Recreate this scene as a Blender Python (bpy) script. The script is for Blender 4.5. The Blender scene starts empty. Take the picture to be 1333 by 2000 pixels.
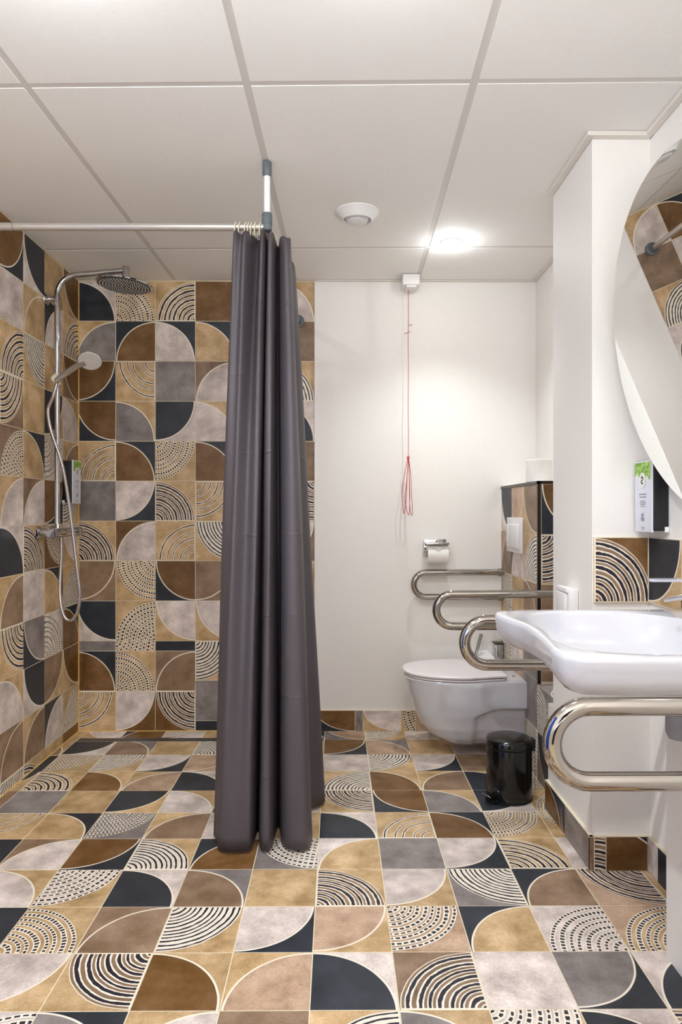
import bpy, bmesh, math, random
from mathutils import Vector, Matrix
R = random.Random(7)
C = bpy.context.scene.collection
S = bpy.context.scene
PI = math.pi

# ---------------------------------------------------------------- camera
cd = bpy.data.cameras.new('camera')
cd.sensor_fit = 'AUTO'; cd.sensor_width = 36.0; cd.lens = 36.0 * 1335 / 2000
cd.clip_start = 0.02
cam = bpy.data.objects.new('camera', cd); C.objects.link(cam)
cam.location = (0, 0, 1.1056); cam.rotation_euler = (PI / 2, 0, -0.006)
S.camera = cam

# ---------------------------------------------------------------- world, exposure
w = bpy.data.worlds.new('world'); S.world = w; w.use_nodes = True
w.node_tree.nodes['Background'].inputs[0].default_value = (.8, .82, .9, 1)
w.node_tree.nodes['Background'].inputs[1].default_value = 0.05
S.view_settings.view_transform = 'Standard'; S.view_settings.look = 'None'
S.view_settings.gamma = 1; S.view_settings.use_curve_mapping = False
S.view_settings.exposure = 0.17
# spotlights: (x, y, watts down, watts of spill, label) ; the first one is in view, the rest are behind the picture's top edge
LAMP_COL = (.925, .985, 1.0)
SPOTS = [(.495, 2.954, 30, 1.2, 'lit recessed ceiling spotlight in front of the red cord'),
         (-.58, 1.27, 42, 10, 'lit recessed ceiling spotlight above the middle of the room'),
         (.10, 1.28, 16, 5, 'lit recessed ceiling spotlight above the washbasin front'),
         (-.40, .2, 8, 6, 'lit recessed ceiling spotlight left of the room entrance'),
         (.40, -.1, 4, 4, 'lit recessed ceiling spotlight right of the room entrance')]
# added fill light behind the camera, aimed upward to brighten the ceiling
al = bpy.data.lights.new('ceiling_fill_light', 'AREA'); al.shape = 'RECTANGLE'; al.size = 1.0; al.size_y = 1.0
al.energy = 56; al.color = (.93, .98, 1.0)
ao = bpy.data.objects.new('ceiling_fill_light', al); C.objects.link(ao); ao.location = (-.15, -1.10, .9); ao.rotation_euler = (math.radians(90 + 82), 0, 0)
CEIL = 2.2706; XL = -1.304; XR = 1.007; XN = .970; YB = 3.455; YF = -1.2

# ---------------------------------------------------------------- materials
def lin(c):
    return tuple((v / 12.92 if v <= .04045 else ((v + .055) / 1.055) ** 2.4) for v in [x / 255 for x in c]) + (1,)

class NT:
    def __init__(s, name):
        s.m = bpy.data.materials.new(name); s.m.use_nodes = True
        s.t = s.m.node_tree; s.n = s.t.nodes; s.b = s.n['Principled BSDF']
    def lk(s, a, b): s.t.links.new(a, b)
    def inp(s, sock, v):
        if hasattr(v, 'is_output'): s.lk(v, sock)
        else: sock.default_value = v
    def M(s, op, a, b=0.0, c=0.0):
        n = s.n.new('ShaderNodeMath'); n.operation = op
        s.inp(n.inputs[0], a); s.inp(n.inputs[1], b); s.inp(n.inputs[2], c)
        return n.outputs[0]
    def mix(s, f, a, b, mode='MIX'):
        n = s.n.new('ShaderNodeMix'); n.data_type = 'RGBA'; n.blend_type = mode
        s.inp(n.inputs[0], f); s.inp(n.inputs[6], a); s.inp(n.inputs[7], b)
        return n.outputs[2]
    def noise(s, vec, scale, detail=2, rough=.5):
        n = s.n.new('ShaderNodeTexNoise'); n.inputs['Scale'].default_value = scale
        n.inputs['Detail'].default_value = detail; n.inputs['Roughness'].default_value = rough
        if vec is not None: s.lk(vec, n.inputs['Vector'])
        return n.outputs[0]
    def rng(s, v, a, b, c, d):
        n = s.n.new('ShaderNodeMapRange'); s.inp(n.inputs[0], v)
        for i, x in enumerate((a, b, c, d)): n.inputs[i + 1].default_value = x
        return n.outputs[0]
    def gen(s): return s.n.new('ShaderNodeTexCoord').outputs['Object']

def plain(name, col, rough=.5, metal=0., spec=.5, bump=0., bscale=60., var=.0, coat=0.):
    t = NT(name); b = t.b
    b.inputs['Roughness'].default_value = rough; b.inputs['Metallic'].default_value = metal
    b.inputs['Specular IOR Level'].default_value = spec; b.inputs['Coat Weight'].default_value = coat
    g = t.gen()
    n = t.noise(g, bscale * .25, 4)
    f = t.rng(n, .3, .7, 1 - var, 1 + var * .3)
    c = t.mix(1.0, lin(col), (1, 1, 1, 1), 'MULTIPLY')
    hs = t.n.new('ShaderNodeHueSaturation'); t.lk(c, hs.inputs['Color']); t.lk(f, hs.inputs['Value'])
    t.lk(hs.outputs[0], b.inputs['Base Color'])
    if bump:
        bn = t.n.new('ShaderNodeBump'); bn.inputs['Strength'].default_value = bump; bn.inputs['Distance'].default_value = .002
        t.lk(t.noise(g, bscale, 3), bn.inputs['Height']); t.lk(bn.outputs[0], b.inputs['Normal'])
    return t.m

M_WALL = plain('white_wall_paint', (242, 237, 232), .55, bump=.06, bscale=260, var=.015)
M_PANEL = plain('ceiling_panel_board', (244, 240, 236), .8, bump=.12, bscale=420, var=.02)
M_TBAR = plain('ceiling_grid_metal', (218, 212, 207), .6)
M_TRIM = plain('ceiling_edge_trim', (226, 219, 210), .5)
M_GROUT = plain('cream_grout', (236, 222, 194), .8, bump=.1, bscale=300, var=.08)
M_CERAM = plain('white_ceramic', (206, 204, 209), .12, spec=.55, coat=.4)
M_WPLAS = plain('white_plastic', (236, 233, 232), .35)
M_SEAT = plain('white_seat_plastic', (236, 228, 230), .28)
M_DARKGAP = plain('dark_gap_shade_and_channel', (60, 52, 50), .7)  # stands in for shade between seat and lid; also colours the drain channel
M_CHROME = plain('polished_chrome', (192, 191, 193), .05, metal=1.)
M_STEEL = plain('polished_stainless_steel', (172, 165, 157), .06, metal=1., bump=.0)
M_ALU = plain('satin_aluminium', (192, 185, 178), .28, metal=.55)
M_GREYP = plain('slate_grey_plastic', (92, 100, 104), .45)
M_BLACK = plain('black_gloss_enamel', (10, 10, 11), .16, spec=.5)
M_BLACKP = plain('black_plastic', (18, 18, 22), .35)
M_BRONZE = plain('dark_bronze_trim', (52, 42, 36), .3, metal=.7)
M_PAPER = plain('toilet_paper', (246, 242, 236), .9, bump=.2, bscale=300)
M_CARD = plain('cardboard_core', (150, 120, 90), .9)
M_CREAM = plain('ivory_plastic', (226, 214, 190), .4)
M_RED = plain('red_cord', (196, 40, 36), .6)
M_REDP = plain('pale_pink_tag', (206, 160, 150), .5)
M_NOZ = plain('grey_nozzle_face', (216, 208, 202), .4)
M_NOZD = plain('dark_nozzle_rubber', (52, 57, 60), .4, metal=.2)
M_REFLECTOR = plain('blue_reflector_paint', (24, 88, 190), .4)
M_DRAIN = plain('brushed_drain_steel', (84, 76, 74), .4, metal=.3)
M_LABEL = plain('white_label', (226, 226, 236), .4)
M_INK = plain('grey_ink', (150, 150, 156), .6)
M_OLIVE = plain('olive_ink', (70, 86, 30), .6)

def m_leaf():
    t = NT('green_leaf_print'); n = t.noise(t.gen(), 90, 3, .6)
    r = t.n.new('ShaderNodeValToRGB'); t.lk(n, r.inputs[0])
    e = r.color_ramp.elements; e[0].position = .3; e[0].color = lin((58, 96, 24)); e[1].position = .66; e[1].color = lin((196, 226, 120))
    x = e.new(.48); x.color = lin((124, 176, 50))
    t.lk(r.outputs[0], t.b.inputs['Base Color']); t.b.inputs['Roughness'].default_value = .4
    return t.m
M_LEAF = m_leaf()

def m_emit(name, col, st):
    t = NT(name); t.b.inputs['Emission Color'].default_value = col; t.b.inputs['Emission Strength'].default_value = st
    return t.m
M_BULB = m_emit('glowing_lamp_glass', (1, .97, .93, 1), 30)

def m_mirror():
    t = NT('silvered_mirror'); t.b.inputs['Base Color'].default_value = (.93, .94, .93, 1)
    t.b.inputs['Metallic'].default_value = 1; t.b.inputs['Roughness'].default_value = .0
    return t.m
M_MIRROR = m_mirror()

def m_glass():
    t = NT('clear_glass'); t.b.inputs['Transmission Weight'].default_value = .35
    t.b.inputs['Roughness'].default_value = .05; t.b.inputs['IOR'].default_value = 1.47
    t.b.inputs['Base Color'].default_value = (.80, .80, .88, 1)
    return t.m
M_GLASS = m_glass()

def m_curtain():
    t = NT('grey_curtain_fabric'); g = t.gen(); b = t.b
    sep = t.n.new('ShaderNodeSeparateXYZ'); t.lk(g, sep.inputs[0]); z = sep.outputs[2]
    n = t.noise(g, 9, 3); n2 = t.noise(g, 900, 1)
    c = t.mix(n, lin((76, 70, 75)), lin((82, 75, 80)))
    t.lk(c, b.inputs['Base Color']); b.inputs['Roughness'].default_value = .55
    h = None                                               # shallow packing creases every 30 cm
    for zc in (.249, .504, .768, 1.03, 1.30, 1.56, 1.80):
        zz = t.M('ADD', z, t.M('MULTIPLY', t.M('SUBTRACT', n, .5), .03))
        d = t.M('MULTIPLY', t.M('ABSOLUTE', t.M('SUBTRACT', zz, zc)), 150)
        e = t.M('MAXIMUM', t.M('SUBTRACT', 1.0, d), 0.0)
        h = e if h is None else t.M('ADD', h, e)
    h = t.M('ADD', t.M('MULTIPLY', h, t.rng(t.noise(g, 14, 2), .4, .65, 0, .6)), t.M('MULTIPLY', n2, .05))
    h = t.M('ADD', h, t.M('MULTIPLY', t.noise(g, 16, 4), .5))
    bn = t.n.new('ShaderNodeBump'); bn.inputs['Strength'].default_value = .75; bn.inputs['Distance'].default_value = .003
    t.lk(h, bn.inputs['Height']); t.lk(bn.outputs[0], b.inputs['Normal'])
    return t.m
M_CURTAIN = m_curtain()

# printed tile faces: u,v run from the corner the arcs are drawn around
PAL = {'K': (46, 50, 58), 'W': (226, 210, 202), 'G': (146, 136, 133), 'B': (124, 88, 50), 'T': (207, 173, 129),
       'R': (150, 122, 98), 'Q': (192, 160, 134)}
CREAM = lin((246, 234, 216)); INK = lin((40, 34, 46))
PAT = {'l': (8.3, .175, .335), 'm': (6.2, .07, .17), 'n': (13.0, .19, .47), 'd': (9.0, .19, .31), 'e': (10.0, .18, .35)}
TM = {}
def tile_mat(code):
    kind, ci = code[0], code[1]; co = code[-1]
    key = kind + ci + co
    if key in TM: return TM[key]
    t = NT('tile_print_' + {'s': 'quarter', 'p': 'plain', 'l': 'bold_lines', 'm': 'sparse_lines', 'n': 'fine_lines', 'd': 'dots', 'e': 'dashes'}[kind] + '_' + ci + co)
    uv = t.n.new('ShaderNodeUVMap'); uv.uv_map = 'print'
    sep = t.n.new('ShaderNodeSeparateXYZ'); t.lk(uv.outputs[0], sep.inputs[0]); u, v = sep.outputs[0], sep.outputs[1]
    oi = t.n.new('ShaderNodeObjectInfo')
    off = t.n.new('ShaderNodeVectorMath'); off.operation = 'ADD'; t.lk(uv.outputs[0], off.inputs[0])
    cmb = t.n.new('ShaderNodeCombineXYZ'); t.lk(t.M('MULTIPLY', oi.outputs['Random'], 53.0), cmb.inputs[2]); t.lk(cmb.outputs[0], off.inputs[1])
    P = off.outputs[0]
    w1 = t.M('SUBTRACT', t.noise(P, 3.0, 2), .5)
    n1 = t.noise(P, 2.2, 6, .62); n2 = t.noise(P, 38, 3, .7)
    mot = t.M('MULTIPLY', t.rng(n1, .3, .7, .60, 1.27), t.rng(n2, .25, .75, .78, 1.2))
    if kind == 'p':
        col = t.mix(t.rng(n1, .3, .7, 0., 1.), tuple(x * .93 for x in lin(PAL[ci])), lin(PAL[ci]))
    else:
        r0 = t.M('SQRT', t.M('ADD', t.M('MULTIPLY', u, u), t.M('MULTIPLY', v, v)))
        if kind == 's':
            r = t.M('ADD', r0, t.M('MULTIPLY', w1, .012))
            ins = t.M('LESS_THAN', r, .965)
            col = t.mix(ins, lin(PAL[co]), lin(PAL[ci]))
            ring = t.M('LESS_THAN', t.M('ABSOLUTE', t.M('SUBTRACT', r, .972)), .0125)
        else:
            n, hd, hw = PAT[kind]
            r = t.M('ADD', r0, t.M('MULTIPLY', w1, .035))
            wob = t.M('MULTIPLY', t.M('SINE', t.M('MULTIPLY', r0, 19.0)), .10)
            q = t.M('ADD', t.M('MULTIPLY', r, n / .985), wob)
            a = t.M('ABSOLUTE', t.M('SUBTRACT', t.M('FRACT', q), .5))
            ins = t.M('LESS_THAN', r, .985)
            edge = t.M('LESS_THAN', t.M('MINIMUM', u, v), .022)
            hdv = t.M('MULTIPLY', t.rng(t.noise(P, 9, 2), .3, .7, .72, 1.25), hd)
            dark = t.M('LESS_THAN', a, hdv); white = t.M('LESS_THAN', a, hw)
            if kind in 'de':
                ri = t.M('DIVIDE', t.M('ADD', t.M('FLOOR', q), .5), n)
                ang = t.M('ARCTAN2', v, u)
                k = t.M('MULTIPLY', t.M('MULTIPLY', ang, ri), 15.5 if kind == 'd' else 11.0)
                f = t.M('ABSOLUTE', t.M('SUBTRACT', t.M('FRACT', t.M('ADD', k, t.M('MULTIPLY', t.M('FLOOR', q), .37))), .5))
                dark = t.M('MULTIPLY', dark, t.M('LESS_THAN', f, .31 if kind == 'd' else .34))
            else:
                dark = t.M('MULTIPLY', dark, t.M('SUBTRACT', 1.0, edge))
                white = t.M('MAXIMUM', white, edge)
            dark = t.M('MULTIPLY', dark, ins); ring = t.M('MULTIPLY', white, ins)
            col = t.mix(ins, lin(PAL[co]), lin(PAL[ci]))
    mot = t.M('MULTIPLY', mot, t.rng(oi.outputs['Random'], 0., 1., .88, 1.08))
    hs = t.n.new('ShaderNodeHueSaturation'); t.lk(col, hs.inputs['Color']); t.lk(mot, hs.inputs['Value'])
    t.lk(t.rng(n1, .3, .7, 1.12, .9), hs.inputs['Saturation'])
    col = hs.outputs[0]
    if kind != 'p':
        col = t.mix(ring, col, CREAM)
        if kind != 's': col = t.mix(dark, col, INK)
    t.lk(col, t.b.inputs['Base Color'])
    t.lk(t.rng(n2, .3, .7, .36, .5), t.b.inputs['Roughness'])
    t.b.inputs['Specular IOR Level'].default_value = .4
    TM[key] = t.m
    return t.m

# ---------------------------------------------------------------- mesh helpers
def tag(o, label=None, cat=None, group=None, kind=None):
    if label: o['label'] = label
    if cat: o['category'] = cat
    if group: o['group'] = group
    if kind: o['kind'] = kind
    return o

def thing(name, label, cat, loc=(0, 0, 0), group=None):
    o = bpy.data.objects.new(name, None); C.objects.link(o); o.location = loc; o.empty_display_size = .05
    return tag(o, label, cat, group)

def link(name, me, mat, parent=None, smooth=True, label=None):
    if mat is not None: me.materials.append(mat)
    if smooth:
        me.shade_smooth(); me.set_sharp_from_angle(angle=math.radians(38))
    o = bpy.data.objects.new(name, me); C.objects.link(o)
    if parent is not None:
        o.parent = parent
        o.matrix_parent_inverse = Matrix.Translation(-Vector(parent.location))
    if label: o['label'] = label
    return o

def fin(bm, name):
    bmesh.ops.recalc_face_normals(bm, faces=bm.faces)
    me = bpy.data.meshes.new(name); bm.to_mesh(me); bm.free(); return me

def obj(name, bm, mat, parent=None, smooth=True, label=None):
    return link(name, fin(bm, name), mat, parent, smooth, label)

def box(bm, a, b, bev=0., seg=2):
    r = bmesh.ops.create_cube(bm, size=1)
    vs = r['verts']
    c = [(a[i] + b[i]) / 2 for i in range(3)]; s = [abs(b[i] - a[i]) for i in range(3)]
    for v in vs: v.co = Vector([v.co[i] * s[i] + c[i] for i in range(3)])
    if bev:
        es = list({e for v in vs for e in v.link_edges})
        bmesh.ops.bevel(bm, geom=es, offset=bev, segments=seg, affect='EDGES', profile=.5)
    return bm
def mkbox(a, b, bev=0., seg=2): return box(bmesh.new(), a, b, bev, seg)

def frame(d):
    d = Vector(d).normalized(); u = Vector((0, 0, 1)) if abs(d.z) < .9 else Vector((1, 0, 0))
    x = d.cross(u).normalized(); return x, x.cross(d).normalized() * -1

def tube(bm, pts, rad, seg=14, closed=False, cap=True):
    pts = [Vector(p) for p in pts]; n = len(pts)
    rads = rad if isinstance(rad, (list, tuple)) else [rad] * n
    T = []
    for i in range(n):
        a = pts[(i - 1) % n] if (closed or i > 0) else pts[0]; b = pts[(i + 1) % n] if (closed or i < n - 1) else pts[-1]
        T.append((b - a).normalized())
    x, y = frame(T[0]); rings = []
    for i in range(n):
        x = (x - T[i] * x.dot(T[i])).normalized(); y = T[i].cross(x)
        rings.append([bm.verts.new(pts[i] + (x * math.cos(2 * PI * k / seg) + y * math.sin(2 * PI * k / seg)) * rads[i]) for k in range(seg)])
    for i in range(n if closed else n - 1):
        A, B = rings[i], rings[(i + 1) % n]
        for k in range(seg): bm.faces.new((A[k], A[(k + 1) % seg], B[(k + 1) % seg], B[k]))
    if cap and not closed: bm.faces.new(rings[0][::-1]); bm.faces.new(rings[-1])
    return bm

def lathe(bm, prof, o=(0, 0, 0), ax=(0, 0, 1), seg=32):
    o = Vector(o); z = Vector(ax).normalized(); x, y = frame(z); rings = []
    for r, h in prof:
        if r < 1e-6: rings.append([bm.verts.new(o + z * h)])
        else: rings.append([bm.verts.new(o + z * h + (x * math.cos(2 * PI * k / seg) + y * math.sin(2 * PI * k / seg)) * r) for k in range(seg)])
    for A, B in zip(rings, rings[1:]):
        for k in range(seg):
            k2 = (k + 1) % seg
            if len(A) == 1 and len(B) == 1: continue
            if len(A) == 1: bm.faces.new((A[0], B[k2], B[k]))
            elif len(B) == 1: bm.faces.new((A[k], A[k2], B[0]))
            else: bm.faces.new((A[k], A[k2], B[k2], B[k]))
    return bm
def mklathe(prof, o=(0, 0, 0), ax=(0, 0, 1), seg=32): return lathe(bmesh.new(), prof, o, ax, seg)
def cyl(r, h, ch=.001): return [(0, 0), (r - ch, 0), (r, ch), (r, h - ch), (r - ch, h), (0, h)]

def loft(bm, rings, cap0=True, cap1=True):
    V = [[bm.verts.new(p) for p in r] for r in rings]; n = len(V[0])
    for A, B in zip(V, V[1:]):
        for k in range(n): bm.faces.new((A[k], A[(k + 1) % n], B[(k + 1) % n], B[k]))
    if cap0: bm.faces.new(V[0][::-1])
    if cap1: bm.faces.new(V[-1])
    return bm

def spline(pts, n, closed=False):
    pts = [Vector(p) for p in pts]; m = len(pts); out = []
    segs = m if closed else m - 1
    for i in range(segs):
        g = lambda k: pts[k % m] if closed else pts[min(max(k, 0), m - 1)]
        p0, p1, p2, p3 = g(i - 1), g(i), g(i + 1), g(i + 2)
        for j in range(n):
            t = j / n
            out.append(.5 * ((2 * p1) + (p2 - p0) * t + (2 * p0 - 5 * p1 + 4 * p2 - p3) * t * t + (3 * p1 - p0 - 3 * p2 + p3) * t ** 3))
    if not closed: out.append(pts[-1])
    return out

def arc(c, r, a0, a1, n, ex, ez):
    c, ex, ez = Vector(c), Vector(ex), Vector(ez)
    return [c + (ex * math.cos(a0 + (a1 - a0) * i / n) + ez * math.sin(a0 + (a1 - a0) * i / n)) * r for i in range(n + 1)]

# ---------------------------------------------------------------- tiles
FR = {'floor': ((1, 0, 0), (0, 1, 0), (0, 0, 1)), 'back': ((1, 0, 0), (0, 0, 1), (0, -1, 0)),
      'left': ((0, 1, 0), (0, 0, 1), (1, 0, 0)), 'right': ((0, -1, 0), (0, 0, 1), (-1, 0, 0))}
TMESH = {}; GAP = .0014
def tile_mesh(wd, ht, uvr, corner):
    key = tuple(round(x, 4) for x in (wd, ht) + uvr) + (corner,)
    if key in TMESH: return TMESH[key]
    ch, dp = .0009, .007
    co = []
    for (i, z) in ((0, -dp), (0, -ch), (ch, 0)):
        co += [(i, i, z), (wd - i, i, z), (wd - i, ht - i, z), (i, ht - i, z)]
    fs = [(8, 9, 10, 11)]
    for b in (0, 4):
        for k in range(4): fs.append((b + k, b + (k + 1) % 4, b + 4 + (k + 1) % 4, b + 4 + k))
    me = bpy.data.meshes.new('tile'); me.from_pydata(co, [], fs); me.update()
    uvl = me.uv_layers.new(name='print')
    u0, u1, v0, v1 = uvr
    for lp in me.loops:
        x, y, z = me.vertices[lp.vertex_index].co
        u = u0 + (u1 - u0) * x / wd; v = v0 + (v1 - v0) * y / ht
        if corner in (2, 3): u = 1 - u
        if corner in (3, 4): v = 1 - v
        uvl.data[lp.index].uv = (u, v)
    me.materials.append(M_GROUT)
    TMESH[key] = me
    return me

COMBOS = ['sKW', 'sWK', 'sBK', 'sBT', 'sRT', 'sWT', 'sGK', 'sTK', 'sQT', 'sKT', 'sWQ', 'pT', 'pG', 'pW', 'pR', 'pQ', 'lRT', 'lTT', 'nWT', 'mTT', 'dTT', 'eTQ', 'dWG']
def rnd():
    c = R.choice(COMBOS)
    return c if c[0] == 'p' else c[:2] + str(R.randint(1, 4)) + c[2]

def tile(parent, fr, org, x0, x1, y0, y1, code, cell=None, name='tile'):
    """a tile on the plane `org` + x*X + y*Y; its print fills `cell` (x0,x1,y0,y1) so a cut tile shows a cut print"""
    X, Y, N = [Vector(a) for a in FR[fr]]
    cell = cell or (x0, x1, y0, y1)
    corner = int(code[2]) if len(code) == 4 else 1
    a0, a1, b0, b1 = x0 + GAP, x1 - GAP, y0 + GAP, y1 - GAP
    if a1 - a0 < .006 or b1 - b0 < .006: return
    cw, chh = cell[1] - cell[0], cell[3] - cell[2]
    uvr = ((a0 - cell[0]) / cw, (a1 - cell[0]) / cw, (b0 - cell[2]) / chh, (b1 - cell[2]) / chh)
    me = tile_mesh(a1 - a0, b1 - b0, uvr, corner)
    o = bpy.data.objects.new(name, me); C.objects.link(o)
    o.material_slots[0].link = 'OBJECT'; o.material_slots[0].material = tile_mat(code)
    m = Matrix((X, Y, N)).transposed().to_4x4(); m.translation = Vector(org) + X * a0 + Y * b0
    o.parent = parent; o.matrix_world = m
    o.matrix_parent_inverse = Matrix.Translation(-Vector(parent.location)); o.matrix_basis = m
    return o

def struct(name, bm, mat, label=None, smooth=False):
    o = obj(name, bm, mat, None, smooth); return tag(o, label, None, None, 'structure')

# ================================================================= SETTING
G = .0012
floor = struct('floor', mkbox((-1.42, YF - .1, -.06), (1.12, YB + .1, -G)), M_GROUT, 'floor of square tan, black, brown and pale tiles printed with arcs')
wback = struct('wall_back', mkbox((-.1125, YB - .003, 0), (XR + .1, YB + .1, CEIL + .06)), M_WALL, 'plain white painted wall behind the toilet')
wshow = struct('wall_shower', mkbox((-1.42, YB + G, 0), (-.1125, YB + .1, CEIL + .06)), M_GROUT, 'shower wall of patterned square tiles behind the grey curtain')
wleft = struct('wall_left', mkbox((-1.42, 1.655, 0), (XL - G, YB + G, CEIL + .06)), M_GROUT, 'side wall of patterned tiles behind the shower column')
wleft2 = struct('wall_left', mkbox((-1.42, YF, 0), (XL - .003, 1.655, CEIL + .06)), M_WALL, 'plain white wall before the shower tiles')
wright = struct('wall_right', mkbox((XR, 2.3, 0), (XR + .1, YB, CEIL + .06)), M_WALL, 'white side wall above the toilet cistern')
wright2 = struct('wall_right', mkbox((XN, YF, 0), (XN + .14, 2.3, CEIL + .06)), M_WALL, 'white side wall behind the washbasin and mirror')
bm = mkbox((-1.42, YF - .1, 0), (-.66, YF, CEIL + .06)); box(bm, (.36, YF - .1, 0), (1.12, YF, CEIL + .06)); box(bm, (-.66, YF - .1, 2.04), (.36, YF, CEIL + .06))
wfront = struct('wall_front', bm, M_WALL, 'white wall with an open doorway behind the camera')
# pillar; its foot reaches a little further back
bm = mkbox((.79, 2.11, 0), (XR, 2.49, CEIL - .001)); box(bm, (.7902, 2.485, 0), (XR, 2.55, .392))
pillar = struct('wall_pillar', bm, M_WALL, 'white square pillar between toilet and washbasin')
wbasin = struct('wall_basin', mkbox((.82, YF, 0), (XN + .01, 1.6956, .80)), M_WALL, 'white low boxed wall under the washbasin')
cist = struct('wall_cistern', mkbox((.832 + G, 2.823 + G, 0), (XR + .01, YB, 1.231)), M_GROUT, 'tiled cistern boxing behind the toilet')
ledge = struct('wall_ledge', mkbox((.829 + G, 2.551, 0), (XR + .01, 2.823, .393 - G)), M_GROUT, 'low tiled ledge between the cistern boxing and the pillar')
blue_reflector = struct('blue_reflector_1', mkbox((XL - .003, .05, 0), (XL + .035, 1.25, 2.03), .004), M_REFLECTOR, 'unseen blue panel added for its reflection in the grab rails')  # out of view, added so the grab rails pick up a blue reflection
obj('reflector_handle', tube(tube(bmesh.new(), [(XL + .035, .2, 1.02), (XL + .085, .2, 1.02)], .009), [(XL + .085, .19, 1.02), (XL + .085, .32, 1.02)], .009), M_CHROME, blue_reflector)

# back shower wall tiles
zb = [CEIL, 2.069, 1.867, 1.665, 1.463, 1.262, 1.06, .859, .657, .455, .404, .203, 0.]
xb = [-1.304, -1.1166, -.9172, -.7152, -.5132, -.3116, -.1125]
BT = ['sK1W dT1T lT2T pB   sTK  dTT2',
      '', '']
BT = [['sK1W', 'dT1T', 'lT2T', 'pB', 'sB2K', 'sW1T'],
      ['sG2T', 'sB2K', 'sW1K', 'sT1K', 'pW', 'pR'],
      ['sB4K', 'mT3T', 'pG', 'sW2R', 'dT2T', 'nW1T'],
      ['sB3K', 'sG1T', 'sK4W', 'sW1T', 'sQ3T', 'sK1W'],
      ['mT2T', 'sB1K', 'dT4T', 'sB1K', 'sW1T', 'pR'],
      ['pG', 'sW4K', 'lR1T', 'mT4T', 'sK2W', 'lR3T'],
      ['lR1T', 'sW2B', 'mT2T', 'nW3T', 'pT', 'sW4R'],
      ['sR4R', 'dT3T', 'sB3K', 'sR4R', 'lR1T', 'sT2K'],
      ['sK3W', 'eT2T', 'sW3T', 'sW3T', 'pG', 'dT1T'],
      ['pG', 'eT4T', 'pK', None, 'sW1K', 'pQ'],
      ['sB1K', 'dT1T', 'sR2R', None, 'mT2T', 'sB2K'],
      ['mT4T', 'sW4B', 'lR3B', None, 'sT1K', 'sW3T']]
for r, row in enumerate(BT):
    z1, z0 = zb[r], zb[r + 1]
    for c, code in enumerate(row):
        if code is None: continue
        x0, x1 = xb[c], xb[c + 1]
        full = (x1 - .2016 if c == 0 else x0, x1, z0 if r < 9 or r > 9 else z1 - .2016, z0 + .2016 if r != 9 else z1)
        tile(wshow, 'back', (0, YB, 0), x0, x1, z0, z1, code, full)
for z1, z0, code in ((.455, .255, 'nT4T'), (.255, .052, 'pG'), (.052, 0, 'pK')):
    tile(wshow, 'back', (0, YB, 0), xb[3], xb[4], z0, z1, code, (xb[3], xb[4], z1 - .2016, z1))
obj('edge_strip', mkbox((-.1135, YB - .0045, 0), (-.1085, YB + .01, CEIL - .001)), M_WPLAS, wshow, False, 'thin white strip where the tiles end')

# left shower wall tiles (columns run from far to near)
yl = [3.455, 3.26, 3.0565, 2.85, 2.65, 2.45, 2.25, 2.05, 1.85, 1.65]
zl = [CEIL, 2.06, 1.857, 1.655, 1.449, 1.25, 1.05, .85, .648, .449, .245, .05, 0]
LT = {'D': 'sB3T lT2T sB3R sW1T sR2T nT4T sW3T nW2T sB1K sB3T nT2T pB',
      'C': 'pT sW2K pT sK4T dW4W sB4K eT3B sT1K dW1W sR4T sW2K pT',
      'B': 'sK3W sT2T nT3T pT sT1K sW2R lR1T pW sG3K sK3W sR2T lR1T',
      'A': 'sB4K pW lT2T lT4R eT2R sW2T sK1W sR2T lT3T sW1T sR2R nT4T'}
for c in range(9):
    codes = LT['DCBA'[c]].split() if c < 4 else [rnd() for _ in range(12)]
    for r, code in enumerate(codes):
        tile(wleft, 'left', (XL, 0, 0), yl[c + 1], yl[c], zl[r + 1], zl[r], code, (yl[c + 1], yl[c + 1] + .2045, zl[r] - .2045 if r == 11 else zl[r + 1], zl[r] if r else zl[1] + .2045))

M_BEAD = plain('yellowed_grout', (232, 190, 116), .6, var=.06)
bm = mkbox((XL - .001, 1.66, -.001), (XL + .0045, YB - .004, .0035)); box(bm, (XL - .001, YB - .0045, -.001), (XL + .0045, YB + .001, CEIL - .003))
obj('grout_bead', bm, M_BEAD, wleft, False, 'yellowish grout line in the corners')
obj('grout_bead', mkbox((XL + .004, YB - .0045, -.001), (-.114, YB + .001, .0035)), M_BEAD, wshow, False, 'yellowish grout line along the floor')
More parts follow.
